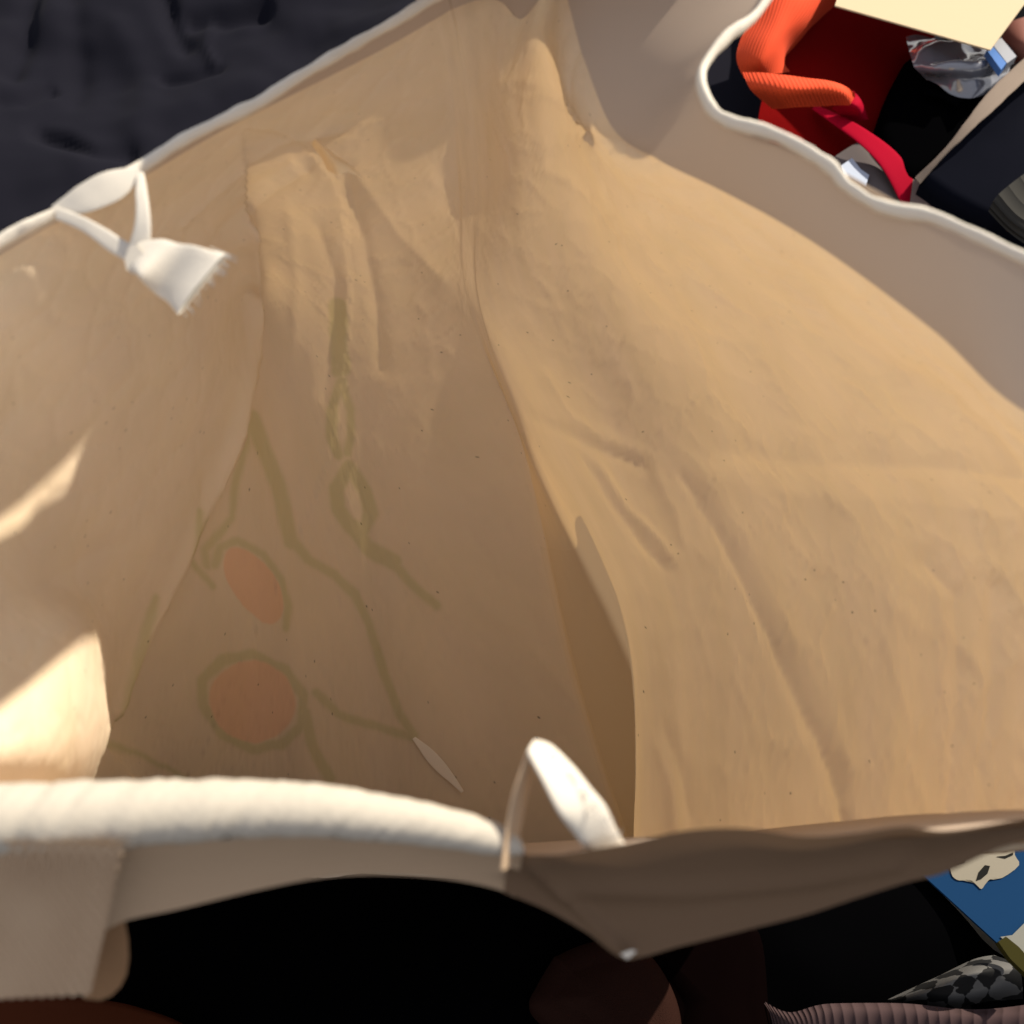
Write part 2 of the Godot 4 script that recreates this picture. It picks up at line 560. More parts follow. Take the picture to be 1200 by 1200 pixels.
	var creases := [     # polyline, half width (pixels), height (m): ridges rise towards the eye
		[[Vector2(292, 270), Vector2(301, 340), Vector2(298, 420), Vector2(285, 500), Vector2(255, 570)], 11.0, 0.0016],
		[[Vector2(405, 205), Vector2(428, 290), Vector2(442, 360), Vector2(446, 430)], 10.0, 0.0016], [[Vector2(425, 215), Vector2(470, 280), Vector2(520, 330)], 14.0, -0.0012],
		[[Vector2(375, 270), Vector2(395, 330), Vector2(392, 400), Vector2(380, 470)], 9.0, 0.0011], [[Vector2(410, 330), Vector2(408, 400)], 7.0, -0.0010],
		[[Vector2(345, 260), Vector2(352, 340), Vector2(346, 420), Vector2(330, 480)], 8.0, -0.0009],
		[[Vector2(215, 265), Vector2(270, 215), Vector2(330, 172), Vector2(400, 155)], 6.0, 0.0010], [[Vector2(285, 285), Vector2(330, 225), Vector2(362, 202)], 9.0, 0.0016],
		[[Vector2(262, 272), Vector2(300, 235), Vector2(345, 198)], 8.0, -0.0012], [[Vector2(505, 190), Vector2(545, 260), Vector2(560, 330)], 9.0, 0.0007],
		[[Vector2(480, 150), Vector2(520, 220), Vector2(580, 290)], 12.0, -0.0006], [[Vector2(240, 560), Vector2(236, 610), Vector2(225, 660)], 6.0, -0.0010],
		[[Vector2(622, 487), Vector2(665, 508), Vector2(700, 526), Vector2(760, 548)], 6.0, 0.0016], [[Vector2(640, 440), Vector2(665, 485), Vector2(700, 512), Vector2(745, 528)], 9.0, -0.0013],
		[[Vector2(700, 545), Vector2(735, 600), Vector2(770, 632), Vector2(785, 655)], 7.0, -0.0020], [[Vector2(685, 535), Vector2(715, 585), Vector2(755, 640), Vector2(775, 662)], 6.0, 0.0016],
		[[Vector2(760, 545), Vector2(790, 600), Vector2(800, 640)], 9.0, -0.0010], [[Vector2(665, 600), Vector2(690, 650), Vector2(705, 690)], 6.0, 0.0012],
		[[Vector2(800, 560), Vector2(850, 640), Vector2(890, 725), Vector2(935, 820), Vector2(975, 905), Vector2(995, 985)], 10.0, 0.0022],
		[[Vector2(825, 560), Vector2(875, 640), Vector2(915, 725), Vector2(960, 815), Vector2(1000, 900)], 14.0, -0.0008],
		[[Vector2(690, 690), Vector2(715, 700), Vector2(740, 690)], 22.0, -0.0010], [[Vector2(845, 530), Vector2(960, 545), Vector2(1080, 545), Vector2(1200, 560)], 16.0, 0.0016],
		[[Vector2(845, 565), Vector2(960, 585), Vector2(1080, 590), Vector2(1180, 610)], 22.0, -0.0012], [[Vector2(765, 870), Vector2(785, 920), Vector2(790, 975)], 7.0, -0.0012],
		[[Vector2(780, 860), Vector2(800, 905), Vector2(810, 960)], 7.0, 0.0010], [[Vector2(1085, 660), Vector2(1120, 700), Vector2(1125, 800), Vector2(1110, 960)], 13.0, 0.0016],
		[[Vector2(1165, 690), Vector2(1165, 780), Vector2(1150, 900)], 14.0, 0.0014], [[Vector2(1040, 700), Vector2(1050, 800), Vector2(1035, 960)], 16.0, -0.0012],
		[[Vector2(930, 320), Vector2(990, 400), Vector2(1050, 440), Vector2(1110, 470)], 14.0, -0.0014], [[Vector2(690, 160), Vector2(725, 165), Vector2(760, 190)], 10.0, -0.0010],
		[[Vector2(560, 700), Vector2(620, 755), Vector2(680, 830)], 14.0, 0.0008], [[Vector2(0, 705), Vector2(60, 680), Vector2(130, 640)], 20.0, -0.0014],
		[[Vector2(310, 670), Vector2(345, 700), Vector2(360, 780)], 12.0, -0.0006], [[Vector2(420, 560), Vector2(445, 640), Vector2(520, 715)], 12.0, 0.0006],
	]
	var fold_line := [Vector2(296, 265), Vector2(302, 340), Vector2(297, 420), Vector2(280, 510), Vector2(248, 590), Vector2(215, 665), Vector2(172, 750), Vector2(140, 835)]
	var crumple := FastNoiseLite.new()
	crumple.seed = 12
	crumple.noise_type = FastNoiseLite.TYPE_CELLULAR
	crumple.cellular_return_type = FastNoiseLite.RETURN_DISTANCE2_SUB
	crumple.cellular_jitter = 1.0
	crumple.frequency = 0.028
	crumple.fractal_type = FastNoiseLite.FRACTAL_NONE
	crumple.domain_warp_enabled = true
	crumple.domain_warp_amplitude = 12.0
	crumple.domain_warp_frequency = 0.03
	var per_u := 22
	var nu := (net.size() - 1) * per_u + 1
	var nv := 200
	var edge := []
	# wall and turned-in hem are two pieces of the same surface; each keeps its own grid
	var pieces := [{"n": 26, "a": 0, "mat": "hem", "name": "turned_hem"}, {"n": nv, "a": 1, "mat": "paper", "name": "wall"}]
	var mapped := {}
	for piece in pieces:
		var n: int = piece.n
		var s := PackedVector3Array()      # (x, y, depth)
		var p := PackedVector3Array()
		var uv := PackedVector2Array()
		for i in nu:
			var u := float(i) / per_u
			var h := along(hems, u).x
			var f := along(foot, u)
			for j in n:
				var w := float(j) / (n - 1)
				if piece.a == 0:
					var c := net_at(net, u, h * w)
					s.append(c)
					p.append(at(c.x, c.y, c.z))
				else:
					var v := lerpf(h, 7.0, w)
					if v <= 6.0:
						var c := net_at(net, u, v)
						s.append(c)
						p.append(at(c.x, c.y, c.z))
					else:
						var c := net_at(net, u, 6.0)
						s.append(Vector3(-999, -999, 1))
						p.append(at(c.x, c.y, c.z).lerp(f, v - 6.0))
				uv.append(Vector2(u / (net.size() - 1), w))
		var nrm := grid_normals(p, nu, n)
		for k in p.size():
			var q := s[k]
			var h := 0.0
			if q.x > -900:
				var q2 := Vector2(q.x, q.y)
				for c in creases:
					var line: Array = c[0]
					if absf(q2.x - line[0].x) > 420 or absf(q2.y - line[0].y) > 460: continue
					var e := seg_dist(q2, line)
					if e.x < c[1] * 2.5: h += c[2] * (0.45 * exp(-pow(e.x / (c[1] * 1.15), 2.0)) + 0.55 * exp(-e.x / (c[1] * 0.6)))
				if piece.a == 1:
					var e := seg_dist(q2, fold_line)
					if e.x < 110.0:
						h += 0.0026 * exp(-pow(e.x / 8.0, 2.0)) - (0.008 * (1.0 - exp(-e.x / 7.0)) * exp(-e.x / 45.0) if e.y < 0.0 else 0.0)
					var cr := crumple.get_noise_3dv(p[k] * 1000.0) + 1.0
					h -= 0.0010 * exp(-cr * 7.0) * clampf((uv[k].x - 0.52) * 8.0, 0.25, 1.0)
					cr = crumple.get_noise_3dv(p[k] * 2300.0 + Vector3(70, 3, 9)) + 1.0
					h -= 0.0004 * exp(-cr * 8.0)
			var rim_fade := 1.0 if piece.a == 1 else clampf(float(k % n) / 6.0, 0.0, 1.0)
			h += (0.0010 * noise.get_noise_3dv(p[k] * 450.0) + 0.00005 * fine.get_noise_3dv(p[k] * 3000.0)) * rim_fade
			if piece.a == 1: h *= lerpf(0.25, 1.0, smoothstep(0.9, 2.4, absf(float(k / n) / per_u - 12.7)))
			var nn := nrm[k]
			if nn.dot(eye - p[k]) < 0: nn = -nn
			p[k] += nn * h
		if piece.a == 1:
			mapped = {"s": s, "uv": uv, "n": n}
		if piece.a == 0:
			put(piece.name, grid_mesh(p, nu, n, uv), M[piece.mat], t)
		else:
			nrm = grid_normals(p, nu, n)
			put("wall", cut(p, nrm, uv, n, 0, 11 * per_u, 0, n - 1), M.paper, t)
			put("wall", cut(p, nrm, uv, n, 14 * per_u, nu - 1, 0, n - 1), M.paper, t)
			put("wall", cut(p, nrm, uv, n, 11 * per_u, 14 * per_u, 0, 123), M.paper, t)
			var streak := []  # narrow pale strip lying on the back wall
			for want in [Vector2(485, 864), Vector2(508, 897), Vector2(542, 928)]:
				var best := 0
				for k in p.size():
					if Vector2(s[k].x, s[k].y).distance_squared_to(want) < Vector2(s[best].x, s[best].y).distance_squared_to(want) and uv[k].x < 0.42: best = k
				streak.append(p[best] + (eye - p[best]).normalized() * 0.0012)
			put("pale_streak", ribbon(streak, [vec(2, -1.5, .5), vec(6, -5, .5), vec(1.5, -1.5, .5)], 0.0002, 8, 0.0003), M.streak, t)
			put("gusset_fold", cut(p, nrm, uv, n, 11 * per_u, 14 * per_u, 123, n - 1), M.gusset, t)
	M.paper.albedo_texture = print_texture(mapped)
	M.paper.albedo_color = Color.WHITE
	M.paper.backlight = Color(0.37, 0.32, 0.24).linear_to_srgb()
	M.paper.normal_enabled = false
	var fibre := noise_tex(0.03, 77, true, 0.3)
	fibre.width = 1600
	fibre.height = 700
	M.paper.normal_texture = fibre
	M.paper.uv1_scale = Vector3(1, 1, 1)

	# the white cut edge that runs round the mouth
	var lip := []
	for q in [[-245, 620, .238], [-225, 510, .248], [-140, 382, .26], [-10, 290, .27], [40, 262, .2725], [80, 243, .275], [120, 222, .2775], [160, 200, .28], [205, 170, .2848], [250, 146, .29], [300, 122, .298], [340, 97, .305], [385, 70, .3125],
		[425, 47, .32], [465, 24, .325], [505, -1, .330], [540, -24, .333], [680, -151, .34], [840, -222, .335], [960, -120, .316], [895, 5, .30], [850, 45, .293], [822, 85, .288], [830, 122, .283], [852, 142, .28], [905, 157, .275], [950, 180, .271],
		[975, 198, .269], [992, 217, .2675], [1022, 237, .265], [1055, 248, .2625], [1088, 253, .26], [1130, 270, .2565], [1210, 307, .25], [1440, 410, .238], [1790, 630, .227]]:
		lip.append(at(q[0], q[1], q[2]))
	lip = dense(lip, 8)
	put("rim_edge", tube(lip, func(a: float): return Vector2(0.0013, 0.0019) * (1.0 + 0.25 * noise.get_noise_1d(a * 3000.0)), 10, 0.0003), M.rim, t)

	# added unseen tongues above the back rim; the slit between them shapes the sun
	var tongues := [
		[[at(530, 12, .346), at(665, -75, .363), at(815, -140, .361), at(940, -120, .346)], [Vector3(-0.0125, 0.4459, -0.0289), Vector3(0.0627, 0.4449, -0.0227)], [Vector3(-0.0018, 0.4643, -0.0194), Vector3(0.0386, 0.4594, 0.0009)], [Vector3(0.0041, 0.4660, -0.0100), Vector3(0.0385, 0.4614, 0.0031)], [Vector3(0.0038, 0.4707, -0.0049), Vector3(0.0385, 0.4633, 0.0054)], [Vector3(0.0031, 0.4750, -0.0006), Vector3(0.0383, 0.4673, 0.0099)], [Vector3(0.0036, 0.4785, 0.0043), Vector3(0.0382, 0.4712, 0.0144)], [Vector3(0.0042, 0.4935, 0.0190), Vector3(0.0345, 0.4806, 0.0313)], [Vector3(0.0117, 0.4939, 0.0288), Vector3(0.0311, 0.4862, 0.0436)], [Vector3(0.0114, 0.5200, 0.0598), Vector3(0.0302, 0.5091, 0.0699)]],
		[[at(494, 10, .341), at(545, 4, .346)], [Vector3(-0.0484, 0.4619, -0.0043), Vector3(-0.0128, 0.4479, -0.0068)], [Vector3(-0.0534, 0.4773, -0.0020), Vector3(-0.0101, 0.4614, 0.0027)], [Vector3(-0.0427, 0.4823, 0.0073), Vector3(-0.0073, 0.4761, 0.0139)], [Vector3(-0.0204, 0.4866, 0.0202), Vector3(-0.0046, 0.4896, 0.0234)]],
	]
	for o in tongues:
		var strip := []
		for e in o: strip.append(e if e.size() == 4 else [e[0], e[0].lerp(e[1], 0.33), e[0].lerp(e[1], 0.67), e[1]])
		put("added_shade_tongue", net_sheet(strip, 10, 8, func(q: Vector3, _uv: Vector2): return 0.0006 * noise.get_noise_3dv(q * 1500.0)), M.hem, t)

	front(t)
	cords(t)

func front(t: Node3D) -> void:
	# front wall, hanging from the mouth down to the folded bottom
	var top := []
	var low := []
	var fl := [[-60, 930, .205], [80, 960, .207], [200, 965, .21], [330, 965, .213], [450, 975, .216], [560, 995, .219], [620, 1008, .221], [720, 1000, .222], [840, 981, .222], [960, 986, .222], [1080, 980, .221], [1200, 968, .22], [1340, 955, .22], [1500, 930, .219], [1790, 835, .218]]
	var net := []
	for k in fl.size():
		var q: Array = fl[k]
		var a := at(q[0], q[1], q[2])
		var x := lerpf(130, 760, k / (fl.size() - 1.0))
		var b := at(x + 20, 1000, .52)
		var m := at(lerpf(q[0], x, 0.45), q[1] + 3, .36)
		var foot := Vector3(lerpf(-.115, .11, k / (fl.size() - 1.0)), .03, .131)
		net.append([a, m, b, foot])
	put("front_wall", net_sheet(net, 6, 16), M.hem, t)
	# thick roll of paper along the left of the front edge
	var roll := []
	var rr := []
	for q in [[-140, 968, .198, 43], [-60, 964, .200, 42], [0, 960, .202, 41], [70, 958, .204, 41], [150, 953, .206, 39], [230, 949, .208, 36], [300, 948, .210, 33], [380, 951, .212, 30], [450, 959, .214, 27], [520, 970, .216, 23], [575, 982, .218, 19], [600, 991, .219, 13], [612, 1000, .2195, 4]]:
		roll.append(at(q[0], q[1], q[2]))
		rr.append(Vector3(q[3] * q[2] * TAN_HALF / 600.0, 0, 0))
	var path := dense(roll, 16)
	var dim := func(a: float):
		var r := along(rr, a * (rr.size() - 1)).x
		return Vector2(r, r)
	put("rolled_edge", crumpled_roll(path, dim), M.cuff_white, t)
	# outer paper folded down over the front: left length, right length with its pointed corner
	var left_net := []
	for k in [[-140, 972, 1190], [0, 973, 1168], [60, 973, 1150], [110, 973, 1110], [150, 972, 1082], [220, 966, 1066], [300, 962, 1046], [380, 964, 1030], [450, 969, 1025], [530, 985, 1030], [590, 998, 1042], [612, 1004, 1052]]:
		var d0 := lerpf(.199, .2195, clampf(k[0] / 600.0, -.3, 1.0))
		var col := []
		for s in 6:
			var f := s / 5.0
			col.append(at(k[0] - 10 * f, lerpf(k[1], k[2], f), d0 - 0.002 + 0.02 * f + 0.003 * sin(f * PI)))
		left_net.append(col)
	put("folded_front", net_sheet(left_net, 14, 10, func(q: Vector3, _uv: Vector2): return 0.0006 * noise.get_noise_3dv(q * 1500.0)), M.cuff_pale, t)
	var right_net := []
	for k in [[596, 994, 1046, -6], [640, 1003, 1066, 0], [685, 997, 1092, 2], [734, 988, 1122, 0], [800, 973, 1108, 0], [870, 970, 1090, 2], [940, 979, 1072, 4], [1000, 976, 1052, 4], [1060, 968, 1034, 2], [1110, 973, 1022, 0], [1200, 959, 985, 0], [1340, 936, 965, 0], [1500, 912, 935, 0]]:
		var d0 := 0.2195
		var col := []
		for s in 6:
			var f := s / 5.0
			col.append(at(k[0] + k[3] * f, lerpf(k[1], k[2], f), d0 - 0.001 + 0.012 * f + 0.004 * sin(f * PI)))
		right_net.append(col)
	var crease := [Vector2(618, 1008), Vector2(665, 1050), Vector2(700, 1085), Vector2(735, 1118)]
	var fold2 := [Vector2(660, 1040), Vector2(800, 1044), Vector2(930, 1034), Vector2(1050, 1012)]
	var bump := func(q: Vector3, _uv: Vector2):
		var rel := q - eye
		var d := rel.dot(fwd)
		var s := Vector2(600.0 + rel.x / (TAN_HALF * d) * 600.0, 600.0 - rel.dot(upv) / (TAN_HALF * d) * 600.0)
		return -0.0014 * exp(-pow(seg_dist(s, crease).x / 9.0, 2.0)) - 0.0012 * exp(-pow(seg_dist(s, fold2).x / 12.0, 2.0)) + 0.0006 * noise.get_noise_3dv(q * 1200.0)
	put("folded_corner", net_sheet(right_net, 14, 14, bump), M.cuff_shaded, t)
	# torn white point at the corner
	var tip := [at(727, 1118, .2275), at(735, 1124, .2275), at(746, 1115, .2282), at(740, 1113, .2282)]
	put("torn_point", slab(tip, (eye - tip[0]).normalized() * 0.0008), M.rim, t)
	# dimpled paper lying over the left end of the fold
	var dn := []
	for k in 9:
		var f := k / 8.0
		var x := lerpf(-140, 146, f)
		var bot := lerpf(1180, 1166, f)
		var col := []
		for s in 8:
			var g := s / 7.0
			col.append(at(x - 40 * g * f, lerpf(982 + 8 * f, bot, g), 0.195 + 0.005 * f - 0.0015 + 0.02 * g + 0.003 * sin(g * PI)))
		dn.append(col)
	var dimples := func(q: Vector3, uv: Vector2):
		return 0.0008 * (0.7 + fine.get_noise_3dv(q * 2500.0)) * smoothstep(0.0, 0.12, uv.y) * sin(uv.x * 130.0 + 2.0 * noise.get_noise_3dv(q * 1100.0)) * sin(uv.y * 78.0) + 0.0005 * noise.get_noise_3dv(q * 1500.0)
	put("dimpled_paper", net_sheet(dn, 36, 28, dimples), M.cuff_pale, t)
	# brown rounded paper tab under it
	var tb := [at(96, 1078, .226), at(146, 1078, .226), at(150, 1100, .228), at(151, 1122, .229), at(148, 1142, .231), at(141, 1156, .232), at(130, 1167, .232), at(117, 1172, .232), at(98, 1170, .2315), at(90, 1130, .229)]
	put("brown_tab", slab(tb, (eye - tb[0]).normalized() * 0.0012), M.tab, t)

func crumpled_roll(path: Array, dim: Callable) -> ArrayMesh:
	var p := PackedVector3Array()
	var uv := PackedVector2Array()
	var n := path.size()
	var sides := 40
	for i in n:
		var tan: Vector3 = (path[mini(i + 1, n - 1)] - path[maxi(i - 1, 0)]).normalized()
		var side := tan.cross(Vector3.UP).normalized()
		var up := side.cross(tan).normalized()
		var f := float(i) / (n - 1)
		var r: Vector2 = dim.call(f)
		for j in sides + 1:
			var a := TAU * j / sides
			var slant := f * 52.0 + 1.6 * cos(a)
			var wr := 0.085 * noise.get_noise_2d(slant * 30.0, a * 16.0) + 0.05 * fine.get_noise_2d(slant * 110.0 + 40.0, a * 24.0)
			var fl := r.x * (1.0 + wr * clampf(1.5 - f * 1.1, 0.25, 1.0) + 0.03 * noise.get_noise_3d(f * 900.0, a * 12.0, 0))
			p.append(path[i] + (side * cos(a) + up * sin(a)) * fl)
			uv.append(Vector2(f * 8.0, float(j) / sides))
	return grid_mesh(p, n, sides + 1, uv)

func cords(t: Node3D) -> void:
	# knotted white handle strip at the back left
	var d := .272
	put("handle_strip", ribbon([at(66, 250, d), at(100, 265, d), at(130, 284, d), at(160, 302, d - .001)], [vec(0, -8, d), vec(3, -8, d), vec(5, -8, d), vec(4, -10, d)], 0.00035, 10, 0.0006), M.cord, t)
	put("handle_strip", ribbon([at(163, 203, d + .004), at(167, 230, d), at(168, 262, d - .002), at(163, 300, d - .002)], [vec(5, 0, d), vec(7, 0, d), vec(9, 2, d), vec(14, 6, d)], 0.00035, 10, 0.0006), M.cord, t)
	put("handle_strip", ribbon([at(66, 248, d + .001), at(100, 232, d + .001), at(135, 216, d + .002), at(164, 200, d + .004)], [vec(5, 6, d), vec(8, 16, d), vec(8, 17, d), vec(3, 5, d)], 0.00035, 10, 0.0006), M.cord, t)
	var knot := []
	for q in [[-20, 4], [-17, 16], [-6, 22], [-4, 8], [10, 12], [8, -4], [-4, -14], [-14, -10]]: knot.append(at(162 + q[0] * 0.8, 300 + q[1], d - .004))
	put("knot", slab(knot, (eye - at(160, 300, d)).normalized() * 0.0022), M.cord, t)
	put("frayed_end", ribbon([at(158, 292, d - .003), at(178, 303, d - .006), at(205, 318, d - .003), at(236, 332, d - .005)], [vec(9, -12, d), vec(14, -24, d, .002), vec(22, -28, d, -.001), vec(26, -36, d, .002)], 0.0009, 14, 0.0016), M.cord, t)
	var r := RandomNumberGenerator.new()
	r.seed = 5
	for k in 44:
		var f := r.randf()
		var a := at(lerpf(206, 262, f), lerpf(366, 296, f), d - .003)
		var b := a + (at(lerpf(212, 272, f), lerpf(374, 300, f), d - .003) - a) * r.randf_range(0.3, 1.9)
		put("fibre", tube([a - (b - a), a, b], func(_x: float): return Vector2(.00012, .00012), 5), M.cord, t)
	# loop of the other handle standing up over the front edge
	var e := .219
	put("handle_loop", ribbon([at(597, 1014, e), at(601, 975, e), at(608, 938, e), at(617, 905, e), at(626, 878, e)], [vec(9, 2, e, .004), vec(9, 2, e, .004), vec(9, 2, e, .004), vec(8, 3, e, .004), vec(7, 3, e, .003)], 0.0006, 10, 0.0004), M.cuff_pale, t)  # left limb in browner paper, its shade put into the colour
	put("handle_loop", ribbon([at(622, 874, e), at(636, 884, e - .001), at(655, 908, e - .002), at(676, 940, e - .002), at(694, 966, e + .001), at(718, 1008, e + .008)], [vec(4, -2, e, .003), vec(11, -6, e, .004), vec(16, -9, e, .004), vec(20, -10, e, .003), vec(22, -9, e, .002), vec(20, -6, e, .001)], 0.0009, 12, 0.0006), M.cord, t)
	for k in 46:
		var f := r.randf()
		var a := at(lerpf(636, 722, f) + r.randf_range(-3, 6), lerpf(876, 982, f) + r.randf_range(-4, 4), e - .002)
		var b := a + vec(r.randf_range(2, 8), r.randf_range(-8, 2), e)
		put("fibre", tube([a - (b - a), a.lerp(b, 0.2) + vec(r.randf_range(-2, 2), 0, e), b], func(_x: float): return Vector2(.0001, .0001), 5), M.cord, t)
	# scrap of torn paper standing off the back wall
	var s := .345
	var flap := [[at(358, 158, s), at(372, 180, s - .001), at(384, 200, s - .002)], [at(372, 165, s - .003), at(388, 186, s - .006), at(395, 205, s - .007)], [at(392, 180, s - .003), at(404, 192, s - .006), at(408, 203, s - .007)], [at(406, 190, s - .002), at(418, 202, s - .004), at(428, 211, s - .003)]]
	put("torn_flap", net_sheet(flap, 8, 8, func(q: Vector3, uv: Vector2): return 0.0005 * fine.get_noise_3dv(q * 8000.0)), M.flap, t)

func vec(x: float, y: float, d: float, deep := 0.0) -> Vector3:
	return Vector3.RIGHT * (x / 600.0 * TAN_HALF * d) - upv * (y / 600.0 * TAN_HALF * d) + fwd * deep

# kraft paper with the print of the outside showing through faintly, flecks and cloudiness
func print_texture(mapped: Dictionary) -> ImageTexture:
	var w := 1536
	var h := 1024
	var base := Color(0.74, 0.602, 0.435)
	var data := PackedByteArray()
	data.resize(w * h * 3)
	var cloud := FastNoiseLite.new()
	cloud.seed = 3
	cloud.frequency = 0.011
	cloud.fractal_octaves = 4
	for y in h:
		for x in w:
			var side := smoothstep(0.45, 0.62, float(x) / w)
			var kx := lerpf(0.9, 1.5, side)
			var ky := lerpf(0.95, 0.6, side)
			var k := 1.0 + 0.055 * cloud.get_noise_2d(x * kx, y * ky)
			var c := Color(base.r * k, base.g * k, base.b * k * (1.0 + 0.04 * cloud.get_noise_2d(y * ky + 900.0, x * kx))).linear_to_srgb()
			var o := (y * w + x) * 3
			data[o] = int(clampf(c.r, 0, 1) * 255)
			data[o + 1] = int(clampf(c.g, 0, 1) * 255)
			data[o + 2] = int(clampf(c.b, 0, 1) * 255)
	var im := Image.create_from_data(w, h, false, Image.FORMAT_RGB8, data)
	var s: PackedVector3Array = mapped.s
	var rows: int = mapped.n
	var cols: int = s.size() / rows
	var ink := Color(0.92, 0.945, 0.875)
	var strokes := [
		[[Vector2(307, 490), Vector2(298, 530), Vector2(286, 570), Vector2(280, 610), Vector2(262, 635), Vector2(250, 650), Vector2(250, 668)], 4.0], [[Vector2(307, 490), Vector2(318, 530), Vector2(330, 570), Vector2(338, 610), Vector2(343, 635)], 8.0],
		[[Vector2(343, 630), Vector2(360, 655), Vector2(390, 672), Vector2(415, 695), Vector2(432, 730), Vector2(450, 790), Vector2(468, 835), Vector2(485, 860)], 5.5], [[Vector2(482, 862), Vector2(440, 850), Vector2(395, 835), Vector2(370, 812)], 5.0],
		[[Vector2(234, 600), Vector2(230, 630), Vector2(224, 650), Vector2(240, 672), Vector2(255, 690)], 4.0], [[Vector2(268, 585), Vector2(240, 610), Vector2(234, 640)], 2.5], [[Vector2(258, 665), Vector2(265, 645), Vector2(285, 637), Vector2(310, 650), Vector2(330, 680), Vector2(338, 710), Vector2(335, 735)], 4.5],
		[[Vector2(240, 830), Vector2(238, 800), Vector2(262, 775), Vector2(295, 767), Vector2(335, 785), Vector2(355, 815), Vector2(352, 850), Vector2(330, 872), Vector2(295, 877), Vector2(262, 862), Vector2(240, 830)], 6.0], [[Vector2(357, 835), Vector2(365, 870), Vector2(385, 910)], 6.5],
		[[Vector2(396, 360), Vector2(397, 400), Vector2(398, 432)], 11.0], [[Vector2(400, 448), Vector2(388, 480), Vector2(388, 510), Vector2(396, 530)], 6.5], [[Vector2(400, 448), Vector2(412, 480), Vector2(410, 510), Vector2(407, 528)], 5.0],
		[[Vector2(408, 545), Vector2(394, 570), Vector2(396, 595), Vector2(412, 618)], 8.0], [[Vector2(408, 545), Vector2(428, 575), Vector2(434, 600), Vector2(425, 620)], 8.0], [[Vector2(412, 615), Vector2(430, 640), Vector2(460, 658)], 9.0], [[Vector2(455, 655), Vector2(480, 680), Vector2(510, 708)], 5.0],
		[[Vector2(180, 700), Vector2(165, 750), Vector2(150, 800), Vector2(133, 865)], 4.0], [[Vector2(130, 868), Vector2(170, 890), Vector2(220, 915)], 3.0],
	]
	var boxes := []
	for st in strokes:
		var box := Rect2(st[0][0], Vector2.ZERO)
		for q in st[0]: box = box.expand(q)
		boxes.append(box.grow(st[1] + 6.0))
	var whole := Rect2(110, 340, 430, 590)
	var r0 := RandomNumberGenerator.new()
	r0.seed = 2
	for x in int(w * 0.56):
		var fu := float(x) / w * (cols - 1)
		var i := int(fu)
		for y in h:
			var fv := float(y) / h * (rows - 1)
			var j := int(fv)
			var k := i * rows + j
			if s[k].x < -900 or s[k + 1].x < -900: continue
			var q3: Vector3 = s[k].lerp(s[k + 1], fv - j).lerp(s[k + rows].lerp(s[k + rows + 1], fv - j), fu - i)
			var q := Vector2(q3.x, q3.y)
			if not whole.has_point(q): continue
			q += Vector2(cloud.get_noise_2d(x * 2.0, y * 2.0), cloud.get_noise_2d(y * 2.0 + 300, x * 2.0)) * 2.5
			var ink_share := 0.0
			for n in strokes.size():
				if not boxes[n].has_point(q): continue
				var d := seg_dist(q, strokes[n][0]).x
				ink_share = maxf(ink_share, 1.0 - smoothstep(strokes[n][1] - 3.5, strokes[n][1] + 3.5, d))
			var red := 0.0
			for ov in [[Vector2(300, 687), 25.0, 48.0, -0.55], [Vector2(296, 822), 50.0, 48.0, 0.0]]:
				var e: Vector2 = (q - ov[0]).rotated(-ov[3])
				red = maxf(red, 1.0 - smoothstep(0.94, 1.04, sqrt(pow(e.x / ov[1], 2) + pow(e.y / ov[2], 2))))
			if ink_share + red <= 0.0: continue
			var c := im.get_pixel(x, y)
			var tint := Color.WHITE.lerp(ink, ink_share).lerp(Color(1.02, 0.93, 0.89), red)
			im.set_pixel(x, y, Color(minf(c.r * tint.r, 1.0), c.g * tint.g, c.b * tint.b))
	var r := RandomNumberGenerator.new()
	r.seed = 11
	for k in 420:
		var x := r.randi_range(2, w - 3)
		var y := r.randi_range(2, h - 3)
		var c := im.get_pixel(x, y)
		im.set_pixel(x, y, c.darkened(r.randf_range(0.25, 0.6)))
		if r.randf() < 0.4: im.set_pixel(x + 1, y, c.darkened(0.3))
	return ImageTexture.create_from_image(im)

# ------------------------------------------------------------------ behind the bag, upper right
func poly(px: Array, h: float) -> Array:
	var r := []
	for q in px: r.append(gp(q[0], q[1], h))
	return r

func cloth(px: Array, per_u := 10, per_v := 10, wob := 0.0015) -> ArrayMesh:      # rows of [x, y, height]
	var net := []
	for c in px:
		var col := []
		for q in c: col.append(gp(q[0], q[1], q[2]))
		net.append(col)
	return net_sheet(net, per_u, per_v, func(q: Vector3, _uv: Vector2): return wob * noise.get_noise_3dv(q * 700.0))

